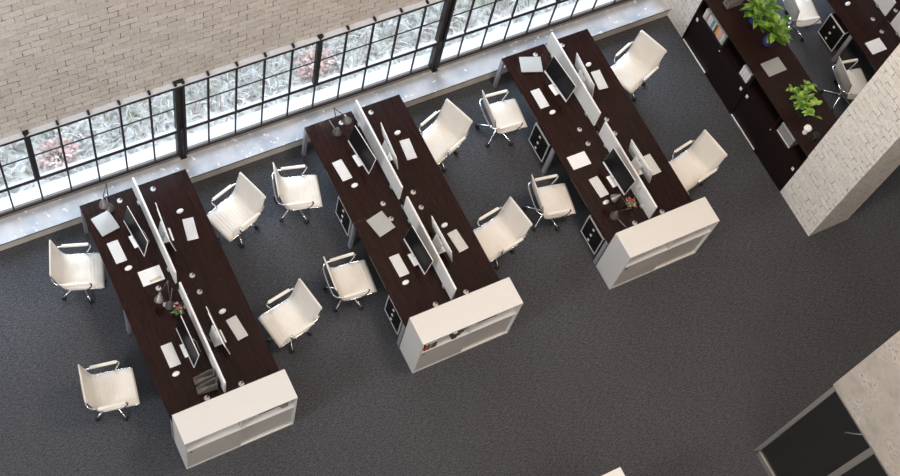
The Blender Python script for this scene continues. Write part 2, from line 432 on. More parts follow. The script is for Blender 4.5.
# outside: pale sill, frosty ground and grass
mb = MB(); mb.box((5, 8.97, .1), (22, .2, .2)); struct('trim_9', mb, 'ext_sill')
mb = MB(); mb.box((5, 14, -.06), (26, 10.2, .1)); struct('ground', mb, 'ground_out')
def grass(name, label, n, region, mats, hgt, seed, kind='stuff'):
    r = random.Random(seed); mb = MB(); bm = mb.bm
    for _ in range(n):
        x, y = region(r)
        a = r.uniform(0, 2 * PI); L = r.uniform(.6, 1.3) * hgt; lean = r.uniform(.35, 1.0); w = r.uniform(.008, .026)
        d = Vector((math.cos(a), math.sin(a), 0)); sd = Vector((-d.y, d.x, 0))
        mi = r.choices(range(len(mats)), [m[1] for m in mats])[0]
        prev = None
        for k in range(5):
            t = k / 4
            p = Vector((x, y, -.02)) + d * (L * lean * t * t) + Vector((0, 0, L * (t - .45 * lean * t * t))) + sd * (.12 * L * math.sin(t * 3 + a))
            ww = w * (1 - .75 * t)
            cur = (bm.verts.new(p - sd * ww), bm.verts.new(p + sd * ww))
            if prev:
                f = bm.faces.new((prev[0], prev[1], cur[1], cur[0])); f.material_index = mi
            prev = cur
    o = mb.build(name, [m[0] for m in mats]); tag(o, label, 'grass', kind=kind); return o
gm = [(plain('frost_white', (.76, .74, .71), .9), 6), (plain('frost_grey', (.68, .68, .66), .9), 3), (plain('frost_green', (.58, .58, .45), .9), 2), (plain('frost_mauve', (.56, .46, .47), .9), 2)]
grass('frosty_grass', 'tangled frosty pale grass growing outside behind the window panes', 3600, lambda r: (r.uniform(-.6, 11.6), r.uniform(9.14, 11.2)), gm, .34, 3)

pk = plain('shrub_pink', (.76, .60, .55), .9); pk2 = plain('shrub_rose', (.70, .48, .46), .9)
for (px, py, lab, sd) in ((1.50, 9.46, 'pinkish bush outside behind the window panes at far left', 8), (5.45, 9.53, 'pinkish bush outside behind the window panes, above the second desk island', 9)):
    r = random.Random(sd); t = thing('outdoor_bush', (px, py, -.01)); mb = MB()
    for k in range(150):
        a = r.uniform(0, 2 * PI); q = .24 * math.sqrt(r.random())
        mb.leaf((q * math.cos(a), q * .7 * math.sin(a), r.uniform(.02, .3)), (math.cos(a), math.sin(a), r.uniform(.2, 1.6)), r.uniform(.08, .16), r.uniform(.015, .035), .4)
        if k == 100: mb.build('leaves', pk, t); mb = MB()
    mb.build('leaves', pk2, t)
    mb = MB()
    for k in range(7):
        a = k * .9; mb.tube([(0, 0, 0), (.06 * math.cos(a), .06 * math.sin(a), .15), (.17 * math.cos(a), .13 * math.sin(a), .3)], .006, 5)
    mb.build('stems', 'stem', t); tag(t, lab, 'bush', 'pinkish bushes outside')
# white brick piers
mb = MB(); mb.box((11.56, 4.567, 5.5), (.75, .826, 11.0)); struct('wall_pier_front', mb, 'brick_white')
mb = MB(); mb.box((11.56, 8.44, 5.5), (.75, .94, 11.0)); struct('wall_pier_window', mb, 'brick_white')
# the other walls of the tall room, round behind the camera
for nm, c, d in (('wall_left', (-13.0, 2, 8), (.2, 13.8, 16)), ('wall_back', (3, -5.0, 8), (32, .2, 16)), ('wall_right', (19.0, 2, 8), (.2, 13.8, 16))):
    mb = MB(); mb.box(c, d); struct(nm, mb, 'brick_white')
# entrance block: concrete above a glazed opening, a dark room behind it
mb = MB(); mb.box((8.68, -1.65, 6.36), (.2, 6.70, 7.30)); struct('wall_entrance', mb, 'concrete')
mb = MB(); mb.box((11.30, 1.66, 5.0), (5.2, .08, 10.0)); struct('wall_entrance_return', mb, 'concrete')
mb = MB(); mb.box((11.35, -1.65, 2.90), (5.1, 6.5, .2)); struct('ceiling', mb, 'concrete')
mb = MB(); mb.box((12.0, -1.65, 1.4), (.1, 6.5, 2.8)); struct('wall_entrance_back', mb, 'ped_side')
fr = MB(); fx = 8.615
fr.box((fx, 1.655, 1.36), (.06, .058, 2.72)); fr.box((fx, -1.0, .055), (.06, 5.3, .11)); fr.box((fx, .815, 1.36), (.06, .085, 2.72)); fr.box((fx, -1.0, 2.69), (.05, 5.3, .06))
dr = struct('door_1', fr, 'alu')
g = MB(); g.box((fx, 1.24, 1.4), (.012, .78, 2.6)); g.build('door_pane', 'door_glass', dr)
g = MB(); g.box((fx, -1.4, 1.4), (.012, 4.35, 2.6)); g.build('side_pane', 'door_glass', dr)
g = MB(); g.tube([(fx - .02, 1.16, 2.33), (fx - .03, 1.15, 2.40), (fx - .03, 1.10, 2.50), (fx - .02, 1.02, 2.68)], .006, 6); g.build('door_closer_arm', 'alu', dr)

# ------------------------------------------------------------------ chairs
def resample(pts, step):
    pts = [Vector((p[0], 0, p[1])) for p in pts]
    # Catmull-Rom
    out = []
    for i in range(len(pts) - 1):
        p0, p1, p2, p3 = pts[max(i - 1, 0)], pts[i], pts[i + 1], pts[min(i + 2, len(pts) - 1)]
        n = max(2, int((p2 - p1).length / step))
        for k in range(n):
            t = k / n
            out.append(.5 * ((2 * p1) + (-p0 + p2) * t + (2 * p0 - 5 * p1 + 4 * p2 - p3) * t * t + (-p0 + 3 * p1 - 3 * p2 + p3) * t ** 3))
    out.append(pts[-1]); return out
SEATP = [(.250, .372), (.262, .392), (.252, .413), (.20, .424), (.08, .427), (-.06, .423), (-.15, .427), (-.20, .444)]
BACKP = [(-.20, .444), (-.240, .480), (-.268, .540), (-.290, .620), (-.318, .735), (-.345, .845), (-.362, .912), (-.374, .920)]
def sling(mb, prof, w0, w1, th, rib, amp):
    P = resample(prof, .009); bm = mb.bm
    s = 0.0; rows = []
    ny = 6
    for i, p in enumerate(P):
        if i: s += (p - P[i - 1]).length
        t = (P[min(i + 1, len(P) - 1)] - P[max(i - 1, 0)]).normalized(); nrm = Vector((-t.z, 0, t.x))
        if nrm.dot(Vector((.35, 0, .94))) < 0: nrm = -nrm
        u = (s / rib) % 1.0; gro = amp * (abs(math.sin(PI * u)) ** .35)
        w = w0 + (w1 - w0) * i / (len(P) - 1)
        row = []
        for j in range(ny + 1):
            y = -w / 2 + w * j / ny
            e = 1 - abs(2 * j / ny - 1) ** 6 * .35
            row.append(bm.verts.new(p + nrm * (th * .5 * e + gro - amp) + Vector((0, y, 0))))
        for j in range(ny, -1, -1):
            y = -w / 2 + w * j / ny
            e = 1 - abs(2 * j / ny - 1) ** 6 * .35
            row.append(bm.verts.new(p - nrm * th * .5 * e + Vector((0, y, 0))))
        rows.append(row)
    m = len(rows[0])
    for a, b in zip(rows, rows[1:]):
        for k in range(m):
            f = bm.faces.new((a[k], a[(k + 1) % m], b[(k + 1) % m], b[k])); f.smooth = True
    bm.faces.new(rows[0]); bm.faces.new(list(reversed(rows[-1])))
def make_chair(flip):
    t = thing('office_chair', (0, 0, 0))
    mb = MB(); sling(mb, SEATP, .495, .50, .024, .047, .0065); mb.build('seat', 'leather', t)
    mb = MB(); sling(mb, BACKP, .50, .505, .022, .047, .0022); mb.build('backrest', 'leather', t)
    P = resample(SEATP, .03)[3:] + resample(BACKP, .03)[1:-2]
    for sgn in (-1, 1):
        mb = MB(); mb.tube([(p.x, sgn * .256, p.z - .006) for p in P], .0085, 8); mb.build('side_rail', 'chrome', t)
    mb = MB()
    half = [(.035, .262, .418), (.075, .274, .47), (.108, .282, .56), (.122, .284, .622), (.116, .284, .646), (.09, .283, .656), (-.05, .281, .648), (-.20, .279, .640), (-.29, .272, .640), (-.345, .245, .645), (-.375, .20, .652), (-.384, .10, .655), (-.386, .0, .655)]
    pts = half + [(x, -y, z) for x, y, z in reversed(half[:-1])]
    mb.tube(pts, .011, 8); mb.build('arm_frame', 'chrome', t)
    for sgn in (-1, 1):
        mb = MB(); mb.box((-.075, sgn * .282, .655), (.345, .042, .032), ry=-.03, bevel=.013); mb.build('armrest', 'leather', t)
    mb = MB(); mb.tube([(-.055, 0, .07), (-.055, 0, .24), (-.055, 0, .24), (-.055, 0, .395)], [.028, .028, .018, .018], 12)
    mb.box((-.055, 0, .392), (.20, .16, .025), bevel=.006); mb.box((-.03, 0, .405), (.035, .50, .014)); mb.box((-.12, 0, .405), (.035, .50, .014))
    mb.build('column', 'chrome_dim', t)
    for k in range(5):
        a = math.radians(5 + 72 * k) * (-1 if flip else 1)
        c, s_ = math.cos(a), math.sin(a)
        mb = MB(); mb.tube([(-.055 + r * c, r * s_, z) for r, z in ((.0, .112), (.10, .108), (.22, .088), (.302, .076))], [.021, .018, .0135, .010], 8)
        leg = mb.build('base_leg', 'chrome', t)
        mb = MB(); cx, cy = -.055 + .302 * c, .302 * s_
        rot = Matrix.Rotation(a + .6, 4, 'Z') @ Matrix.Rotation(PI / 2, 4, 'X')
        off = rot @ Vector((0, 0, .016))
        for q in (-1, 1):
            mb.lathe([(.012, -.011), (.026, -.010), (.030, -.006), (.030, .006), (.026, .010), (.012, .011)], Vector((cx, cy, .0305)) + off * q, 14, rot.to_3x3())
        mb.tube([(cx, cy, .03), (cx, cy, .076)], .009, 8); mb.box((cx, cy, .058), (.034, .03, .012), rz=a + .6, bevel=.004)
        mb.build('caster', 'black_rubber', leg)
    return t
chairL = make_chair(False); chairR = make_chair(True)
CH = [(1.187, 7.53, -.329, 0, 'cream office chair on the far left, window side, drawn up to first desk island'),
      (.98, 5.824, -.176, 0, 'cream office chair at lower left of the photo, alone on carpet left of first island'),
      (3.299, 7.527, 3.48, 1, 'cream office chair facing lower left, right of first desk island on the window side'),
      (4.322, 7.522, -.26, 0, 'cream office chair facing right toward second desk island, window side, between first two islands'),
      (3.348, 5.823, 3.333, 1, 'cream office chair right of first island near its white cabinet, back turned to second island'),
      (4.426, 6.021, -.09, 0, 'cream office chair left of the second island beside the lower drawer pedestal'),
      (6.478, 7.523, 3.503, 1, 'cream office chair tucked to the right side of second island, on the window side'),
      (6.534, 5.827, 3.316, 1, 'cream office chair right of second island near its white cabinet, seat partly under the desktop'),
      (7.62, 7.541, -.105, 0, 'cream office chair left of third island on the window side, back turned to second island'),
      (7.62, 6.023, -.178, 0, 'cream office chair left of third island, between its two drawer pedestals'),
      (9.802, 7.517, 3.503, 1, 'cream office chair right of third island, close to the window ledge and white brick pier'),
      (9.756, 5.703, 3.327, 1, 'cream office chair right of third island, nearest the long dark cabinets'),
      (13.092, 6.016, -.195, 0, 'cream office chair seen from behind, beside the white brick pier at far right'),
      (13.06, 7.47, -.195, 0, 'cream office chair behind the blue-potted plants at the top right edge')]
for x, y, a, fl, lab in CH:
    src = chairR if fl else chairL
    used = src.get('label')
    o = src if not used else copy_tree(src)
    o.location = (x, y, 0); o.rotation_euler = (0, 0, a)
    tag(o, lab, 'chair', 'cream office chairs')

# ------------------------------------------------------------------ desk islands
ISL = ['first desk island from the left', 'second desk island from the left', 'third desk island from the left', 'desk island at the far right edge']
def make_island():
    t = thing('desk_island', (0, 0, 0))
    tw = (W - .03) / 2
    for sx in (-1, 1):
        for ya, yb in ((YM + .002, Y0), (YC + .02, YM - .002)):
            mb = MB(); mb.box((sx * (.015 + tw / 2), (ya + yb) / 2, HD - .0135), (tw, yb - ya, .027), bevel=.0025)
            d = mb.build('desktop', 'wood_top', t)
            for yg in (ya + .125, yb - .125):
                g = MB(); g.lathe([(.030, -.004), (.036, 0), (.036, .0006), (.031, .0009)], (sx * .233, yg, HD), 20)
                g.lathe([(.014, 0), (.014, .0014)], (sx * .233 + .016, yg + .012, HD), 10, mi=1)
                gg = g.build('grommet', ['grommet', 'ped_black'], d)
    for sx in (-1, 1):
        for yl in (Y0 - .03, YM, YC + .05):
            mb = MB(); x = sx * (W / 2 - .02)
            mb.poly_prism([(x - .022, yl - .03, HD - .03), (x + .022, yl - .03, HD - .03), (x + .022, yl + .03, HD - .03), (x - .022, yl + .03, HD - .03)], (0, -.0, -.715))
            mb.build('leg', 'chrome_dim', t)
    mb = MB()
    for yl in (Y0 - .03, YM, YC + .05): mb.box((0, yl, HD - .05), (W - .1, .045, .04))
    for sx in (-1, 1): mb.box((sx * .45, (Y0 + YC) / 2, HD - .055), (.04, Y0 - YC - .1, .03))
    mb.build('beam', 'chrome_dim', t)
    return t
isl = make_island()
ISLL = ['dark brown four-place desk island at the left, with two grey file holders on it', 'dark brown four-place desk island in the middle, second from the left', 'dark brown four-place desk island third from the left, before the dark cabinets', 'dark brown desk island at top right corner, partly hidden behind the white brick pier']
for i, x in enumerate(DX):
    o = isl if i == 0 else copy_tree(isl)
    o.location = (x, 0, 0); tag(o, ISLL[i], 'desk', 'dark desk islands')

# partitions: two white panels down the middle of each island
def make_panel():
    t = thing('partition_screen', (0, 0, 0))
    mb = MB(); mb.box((0, 0, .18), (.028, 1.485, .36), bevel=.004); mb.build('panel', 'screen_white', t)
    for q in (-1, 1):
        mb = MB(); mb.box((0, q * .53, .02), (.075, .05, .05), bevel=.005); mb.box((0, q * .53, -.03), (.028, .05, .08)); mb.build('clamp', 'grommet', t)
    return t
pan = make_panel(); first = True
PO = ['first desk island', 'second desk island', 'third desk island', 'top right desk island']
for i, x in enumerate(DX):
    for yy, w in ((7.505, 'window half'), (5.872, 'half by brick pier' if i == 3 else 'white cabinet half')):
        o = pan if first else copy_tree(pan); first = False
        o.location = (x, yy, HD + .008)
        tag(o, 'white divider panel standing along the %s, on its %s' % (PO[i], w), 'divider', 'white desk dividers')

# drawer pedestals under the left desktops
def make_pedestal():
    t = thing('drawer_pedestal', (0, 0, 0))
    mb = MB(); mb.box((.28, 0, .30), (.54, .40, .49), bevel=.003); mb.build('body', 'ped_side', t)
    mb = MB()
    for z, d in ((.051, (.022, .416, .012)), (.546, (.022, .416, .012))): mb.box((0, 0, z), d)
    for y in (-.201, .201): mb.box((0, y, .299), (.022, .012, .49))
    for y in (-.203, .203): mb.box((.28, y, .548), (.56, .012, .012))
    mb.build('edge_trim', 'ped_edge', t)
    for z0, z1 in ((.064, .205), (.209, .352), (.356, .535)):
        mb = MB(); mb.box((.002, 0, (z0 + z1) / 2), (.018, .38, z1 - z0 - .003), bevel=.002); d = mb.build('drawer', 'ped_black', t)
        mb = MB(); mb.box((-.014, .012, (z0 + z1) / 2), (.014, .038, .036), bevel=.003); mb.build('handle', 'ped_edge', d)
    for x in (.05, .50):
        for y in (-.16, .16):
            mb = MB(); mb.lathe([(.012, -.016), (.025, -.015), (.027, 0), (.025, .015), (.012, .016)], (x, y, .0275), 12, Matrix.Rotation(PI / 2, 3, 'X')); mb.tube([(x, y, .03), (x, y, .06)], .01, 8); mb.build('caster', 'black_rubber', t)
    return t
ped = make_pedestal(); first = True
for x, y, lab in ((4.758, 7.01, 'dark drawer pedestal under second desk island, beside its middle leg'), (4.758, 5.385, 'dark drawer pedestal under second desk island, close to its white cabinet'),
                  (7.943, 7.01, 'dark drawer pedestal under third desk island, beside its middle leg on the window side'), (7.943, 5.37, 'dark drawer pedestal under third desk island, close to its white cabinet'),
                  (13.405, 7.01, 'dark drawer pedestal under the top right island, behind the dark cabinets')):
    o = ped if first else copy_tree(ped); first = False
    o.location = (x, y, 0); tag(o, lab, 'drawer unit', 'dark drawer pedestals')

# ------------------------------------------------------------------ sliding-door cabinets
def make_cabinet(name, body, door, depth, mirror=False, rail='white_lam_shaded', top=None, lockm='silver_dark', twolock=False):
    """front faces -y; origin at floor centre of the back edge"""
    t = thing(name, (0, 0, 0)); L = CABL; D = depth; T = .02
    mb = MB(); mb.box((0, -D / 2, CABH - T / 2), (L, D, T), bevel=.0015); mb.build('top', top or body, t)
    for sx in (-1, 1):
        mb = MB(); mb.box((sx * (L / 2 - T / 2), -D / 2, (CABH - T) / 2), (T, D - .002, CABH - T)); mb.build('side_panel', body, t)
    mb = MB(); mb.box((0, -.006, (CABH - T) / 2), (L - 2 * T, .012, CABH - T)); mb.build('back_panel', body, t)
    mb = MB(); mb.box((0, -D / 2, .742), (L - 2 * T, D - .004, .026)); mb.build('shelf', body, t)
    mb = MB(); mb.box((0, -D / 2 - .005, .916), (.022, D - .03, .32)); mb.build('divider', body, t)
    pz = .012 if twolock else .045
    mb = MB(); mb.box((0, -D / 2, pz / 2), (L - 2 * T, D - .004, pz)); mb.build('plinth', body, t)
    m = -1 if mirror else 1
    mb = MB()
    if twolock: mb.box((m * .375, -D + .006, pz + .008), (.68, .018, .016))
    else: mb.box((0, -D + .030, pz + .005), (L - 2 * T, .006, .012)); mb.box((m * .36, -D + .022, pz + .003), (.70, .006, .006))
    mb.build('door_track', rail, t)
    dz0 = pz + .004
    for k, (xc, off) in enumerate(((-m * .368, .014), (m * .362, .030 if twolock else .048))):
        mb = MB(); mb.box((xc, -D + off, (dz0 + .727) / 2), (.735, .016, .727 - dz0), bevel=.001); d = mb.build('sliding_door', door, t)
        if k == 0 or twolock:
            xx = xc + (-m if k == 0 else m) * .305
            lw, lz, lh = (.048, .612, .062) if twolock else (.032, .672, .045)
            mb = MB(); mb.box((xx, -D + off - .011, lz), (lw, .01, lh), bevel=.002); mb.build('lock', lockm, d)
        if twolock and k == 1:
            mb = MB(); mb.box((xc - m * .345, -D + off - .011, .655), (.018, .012, .018), bevel=.003); mb.build('knob', lockm, d)
    return t
cab = make_cabinet('storage_cabinet', 'white_lam', 'white_lam_shaded', CABD)
WL = ['white sliding-door cabinet at the end of the first desk island, lowest left', 'white sliding-door cabinet at the end of the second desk island, books on its shelf', 'white sliding-door cabinet at the end of the third desk island', 'white cabinet of which only a corner shows at the bottom edge of the photo']
for i, (x, y) in enumerate(((DX[0] + .003, YC), (DX[1] + .003, YC), (DX[2] + .003, YC), (5.543, 2.118))):
    o = cab if i == 0 else copy_tree(cab)
    o.location = (x, y, 0); tag(o, WL[i], 'cabinet', 'white cabinets')
dcab = make_cabinet('dark_cabinet', 'wood_cab', 'wood_cab', .80, mirror=True, rail='ped_edge', top='wood_top2', lockm='ped_edge', twolock=True)
for i, (yc, lab) in enumerate(((7.213, 'dark wood sliding-door cabinet nearest the window, blue-potted plants on top'), (5.717, 'dark wood sliding-door cabinet against the white brick pier, leafy vase plant on top'))):
    o = dcab if i == 0 else copy_tree(dcab)
    o.location = (11.18 + .80, yc, 0); o.rotation_euler = (0, 0, -PI / 2); tag(o, lab, 'cabinet', 'dark cabinets')

# ------------------------------------------------------------------ desk equipment
def make_computer():
    """screen faces -x, origin on the desk under the screen's lower edge"""
    t = thing('desktop_computer', (0, 0, 0)); tilt = math.radians(11)
    R = Matrix.Translation((0, 0, .085)) @ Matrix.Rotation(tilt, 4, 'Y')
    w, h = .585, .385
    mb = MB(); mb.box((.006, 0, h / 2), (.012, w, h), bevel=.003, mat=R)
    # gently domed back
    mb.box((.016, 0, h * .52), (.014, w * .76, h * .76), bevel=.0065, mat=R)
    body = mb.build('body', 'mac_white', t)
    mb = MB(); mb.box((-.0005, 0, h / 2 + .021), (.004, w - .007, h - .046), mat=R); mb.build('screen', 'mac_black', t)
    mb = MB(); mb.box((-.001, 0, .022), (.003, .016, .017), bevel=.001, mat=R); mb.build('emblem', 'mac_mark', body); mb = MB(); mb.box((.0235, 0, .245), (.003, .022, .030), bevel=.001, mat=R); mb.build('emblem', 'mac_mark', body)
    mb = MB(); mb.box((.048, 0, .006), (.165, .19, .010), bevel=.003)
    mb.poly_prism([(.118, -.09, .008), (.128, -.09, .014), (.088, -.09, .30), (.074, -.09, .295)], (0, .18, 0)); mb.build('stand', 'mac_white', t)
    mb = MB(); mb.tube([(.105, .05, .14), (.14, .055, .14), (.165, .02, .09), (.172, -.06, .03), (.178, -.10, .012)], .0045, 6); mb.build('cable', 'cord', t)
    return t
mac = make_computer(); first = True
SIDE = {('L', 'W'): 'left side, window half', ('R', 'W'): 'right side, window half', ('L', 'C'): 'left side, white cabinet half', ('R', 'C'): 'right side, white cabinet half'}
OF = ['first desk island', 'second desk island', 'third desk island']
MACP = {0: {('L', 'W'): (1.914, 7.535, 5.5), ('R', 'W'): (2.375, 7.45, 176.5), ('L', 'C'): (1.946, 5.854, .5), ('R', 'C'): (2.44, 5.845, 181)},
        1: {('L', 'W'): (5.172, 7.534, 4.5), ('R', 'W'): (5.64, 7.45, 176), ('L', 'C'): (5.225, 5.865, 3), ('R', 'C'): (5.681, 5.895, 181)},
        2: {('L', 'W'): (8.36, 7.527, 5), ('R', 'W'): (8.822, 7.452, 177), ('L', 'C'): (8.415, 5.86, 2.5), ('R', 'C'): (8.879, 5.888, 181.5)}}
for i in range(3):
    for k, (x, y, a) in MACP[i].items():
        o = mac if first else copy_tree(mac); first = False
        o.location = (x, y, HD); o.rotation_euler = (0, 0, math.radians(a))
        tag(o, 'white all-in-one computer on the %s, %s, %s' % (OF[i], SIDE[k], 'black screen showing' if k[0] == 'L' else 'back showing'), 'computer', 'white computers')

def make_keyboard():
    t = thing('keyboard', (0, 0, 0))
    mb = MB(); mb.box((0, 0, .0095), (.147, .322, .012), ry=.035, bevel=.003); mb.build('base', 'mac_white', t)
    mb = MB(); mb.box((0, 0, .017), (.134, .310, .004), ry=.035); mb.build('keys', 'keys', t)
    return t
kb = make_keyboard(); first = True
KB = {0: [('L', 'W', 1.659, 7.476, 1.9), ('R', 'W', 2.657, 7.424, 171.1), ('L', 'C', 1.761, 5.865, .3), ('R', 'C', 2.671, 5.878, 186.8)],
      1: [('L', 'W', 4.907, 7.471, 3.9), ('R', 'W', 5.913, 7.427, 174.7), ('L', 'C', 5.012, 5.859, 1.7), ('R', 'C', 5.922, 5.878, 185.5)],
      2: [('L', 'W', 8.094, 7.468, .4), ('R', 'W', 9.096, 7.422, 174.6), ('L', 'C', 8.195, 5.855, 3.3), ('R', 'C', 9.105, 5.878, 182)]}
for i in range(3):
    for a, b, x, y, r in KB[i]:
        o = kb if first else copy_tree(kb); first = False
        o.location = (x, y, HD); o.rotation_euler = (0, 0, math.radians(r))
        tag(o, 'pale keyboard lying on the %s, %s' % (OF[i], SIDE[(a, b)]), 'keyboard', 'pale keyboards')
def make_mouse():
    mb = MB(); mb.sphere((0, 0, .008), 1, (.032, .052, .024), 16, 10)
    for v in mb.bm.verts: v.co.z = max(v.co.z, 0.0)
    return mb.build('computer_mouse', 'mac_white')
mo = make_mouse(); first = True
MO = [(1.712, 7.202, 0, 'L', 'W'), (2.63, 7.723, 0, 'R', 'W'), (1.728, 5.605, 0, 'L', 'C'), (2.589, 6.165, 0, 'R', 'C'), (4.969, 7.193, 1, 'L', 'W'), (5.889, 7.727, 1, 'R', 'W'), (4.984, 5.6, 1, 'L', 'C'), (5.858, 6.164, 1, 'R', 'C'),
      (8.16, 7.196, 2, 'L', 'W'), (9.074, 7.721, 2, 'R', 'W'), (8.171, 5.601, 2, 'L', 'C'), (13.625, 7.187, 3, 'L', 'W')]
for x, y, i, a, b in MO:
    o = mo if first else mo.copy()
    if not first: COL.objects.link(o)
    first = False
    o.location = (x, y, HD); o.rotation_euler = (0, 0, math.radians(-84 if a == 'L' else -80))
    tag(o, ('white computer mouse on the %s, %s' % (OF[i], SIDE[(a, b)])) if i < 3 else 'white computer mouse on the desk island at the top right edge', 'mouse', 'white computer mice')

def make_laptop(lx, ly):
    t = thing('laptop', (0, 0, 0))
    mb = MB(); mb.box((0, 0, .010), (lx - .008, ly - .008, .016), bevel=.003); mb.build('base', 'silver_dark', t)
    mb = MB(); mb.box((0, 0, .024), (lx, ly, .014), bevel=.004); mb.build('lid', 'silver', t)
    return t
for x, y, z, lx, ly, a, lab in ((1.666, 7.915, HD, .26, .30, 9.3, 'closed silver laptop on first desk island, by the lamp at window end'), (5.044, 6.511, HD, .269, .304, 12.7, 'closed silver laptop on the second desk island, at the middle joint'),
                               (8.242, 8.031, HD, .328, .262, -19.8, 'closed silver laptop on the third desk island, set askew near the window end'), (11.53, 6.477, CABH, .331, .244, 1.5, 'closed silver laptop on top of the dark cabinets, between the plants')):
    o = make_laptop(lx, ly); o.location = (x, y, z); o.rotation_euler = (0, 0, math.radians(a)); tag(o, lab.replace('gooseneck lamp', 'jointed lamp'), 'laptop', 'silver laptops')

def paper(x, y, lx, ly, a, lab, n=3):
    t = thing('notepad', (x, y, HD), math.radians(a))
    mb = MB()
    for k in range(n): mb.box((.0008 * k, -.0006 * k, .002 + .003 * k), (lx, ly, .0025))
    mb.build('sheets', 'paper', t); tag(t, lab, 'notepad', 'white notepads')
paper(1.94, 6.99, .293, .219, -.6, 'white notepad with two pencils on it, on the first desk island')
paper(8.135, 6.342, .292, .219, -.6, 'blank white notepad on the third desk island, beside the computer at cabinet half')
paper(13.604, 6.342, .282, .226, 0, 'blank white notepad on the top right desk island, near the white brick pier')
for k, (yo, aa, lab) in enumerate(((.0, .02, 'yellow wooden pencil on notepad, nearer the notepad\'s lower edge'), (.018, .10, 'yellow wooden pencil on notepad, slightly tilted, above the other pencil'))):
    t = thing('pencil', (1.972, 6.912 + yo, HD + .0135), aa)
    mb = MB(); mb.tube([(-.08, 0, 0), (.065, 0, 0)], .0042, 6); mb.build('shaft', 'pencil', t)
    mb = MB(); mb.tube([(.065, 0, 0), (.082, 0, 0)], [.0042, .0008], 6); mb.build('tip', 'mac_mark', t)
    tag(t, lab, 'pencil', 'pencils on the notepad')

# magazine files
def make_file(l, w, h, hf):
    t = thing('magazine_file', (0, 0, 0)); n = 8
    for sy in (-1, 1):
        top = [(-l / 2 + l * k / n, sy * w / 2, hf + (h - hf) * (math.sin(PI / 2 * k / n) ** 1.3)) for k in range(n + 1)]
        mb = MB(); mb.poly_prism([(-l / 2, sy * w / 2, 0)] + top + [(l / 2, sy * w / 2, 0)], (0, -sy * .004, 0)); mb.build('side_panel', 'grey_plastic', t)
    mb = MB(); mb.box((l / 2 - .002, 0, h / 2), (.004, w - .008, h)); mb.build('back_panel', 'grey_plastic', t)
    mb = MB(); mb.box((0, 0, .003), (l - .008, w - .008, .006)); mb.build('bottom', 'grey_plastic', t)
    mb = MB(); mb.box((-l / 2 + .002, 0, hf * .42), (.004, w - .008, hf * .84)); fp = mb.build('front_panel', 'grey_plastic', t)
    mb = MB(); mb.lathe([(.016, -.0035), (.016, .0035)], (-l / 2 + .0, 0, hf * .5), 14, Matrix.Rotation(PI / 2, 3, 'Y')); mb.build('finger_hole', 'black_rubber', fp)
    return t
for x, y, z, l, w, h, hf, a, lab in ((2.005, 5.262, HD, .255, .085, .22, .08, -5, 'grey magazine file on the first desk island, nearer the white cabinet'), (2.018, 5.388, HD, .255, .085, .22, .08, -7, 'grey magazine file on the first desk island, nearer the computer'),
                                     (11.55, 7.705, CABH, .27, .13, .17, .15, 0, 'grey magazine file on the dark cabinet at the top edge, left of the blue pots')):
    o = make_file(l, w, h, hf); o.location = (x, y, z); o.rotation_euler = (0, 0, math.radians(a)); tag(o, lab, 'file holder', 'grey magazine files')

# desk lamps: cone foot, two arms, cone shade
def make_lamp(base, elbow, head, aim, cord, lab):
    B = Vector(base); t = thing('desk_lamp', B); E = Vector(elbow) - B; Hh = Vector(head) - B
    mb = MB(); mb.lathe([(.066, 0), (.066, .008), (.050, .05), (.028, .105), (.014, .138), (.010, .145)], (0, 0, 0), 24); mb.build('foot', 'lamp_grey', t)
    mb = MB(); mb.tube([(0, 0, .13), tuple(E)], .0075, 8); mb.build('lower_arm', 'lamp_arm', t)
    mb = MB(); mb.tube([tuple(E), tuple(Hh)], .0065, 8); mb.sphere(tuple(E), .013, u=10, v=8); mb.build('upper_arm', 'lamp_arm', t)
    ax = Vector(aim).normalized(); rot = ax.to_track_quat('Z', 'Y').to_matrix()
    mb = MB(); mb.lathe([(.012, -.018), (.016, .0), (.022, .018), (.046, .065), (.062, .108), (.064, .122), (.059, .122), (.042, .07), (.018, .026)], tuple(Hh), 24, rot); sh = mb.build('shade', 'lamp_grey', t)
    mb = MB(); mb.sphere(tuple(Hh + ax * .075), .026, u=12, v=8); mb.build('bulb', 'white_ceramic', sh)
    c = Vector(cord) - B; dd = Vector((c.x, c.y, 0)).normalized()
    mb = MB(); mb.tube([tuple(dd * .07 + Vector((0, 0, .005))), tuple(dd * .12 + Vector((0, 0, .004))), (c.x, c.y, .004)], .0035, 6); mb.build('power_cord', 'cord', t)
    tag(t, lab, 'lamp', 'grey desk lamps')
make_lamp((1.800, 8.118, HD), (1.83, 8.215, 1.24), (1.725, 8.105, 1.09), (-.05, -.35, -1), (1.81, 8.28, HD), 'grey jointed desk lamp at the window end of the first desk island, behind the laptop')
make_lamp((2.005, 6.505, HD), (2.045, 6.645, 1.21), (1.915, 6.60, 1.03), (-.35, -.45, -1), (2.12, 6.72, HD), 'grey jointed desk lamp in the middle of the first desk island, beside the notepad')
make_lamp((5.098, 8.05, HD), (5.07, 8.18, 1.22), (5.20, 8.075, 1.10), (.25, -.3, -1), (5.076, 8.27, HD), 'grey jointed desk lamp at the window end of the second desk island')
make_lamp((8.180, 5.365, HD), (8.282, 5.266, 1.10), (8.252, 5.515, 1.07), (-.6, .2, -1), (8.25, 5.14, HD), 'grey jointed desk lamp on the third desk island, beside a flower pot')

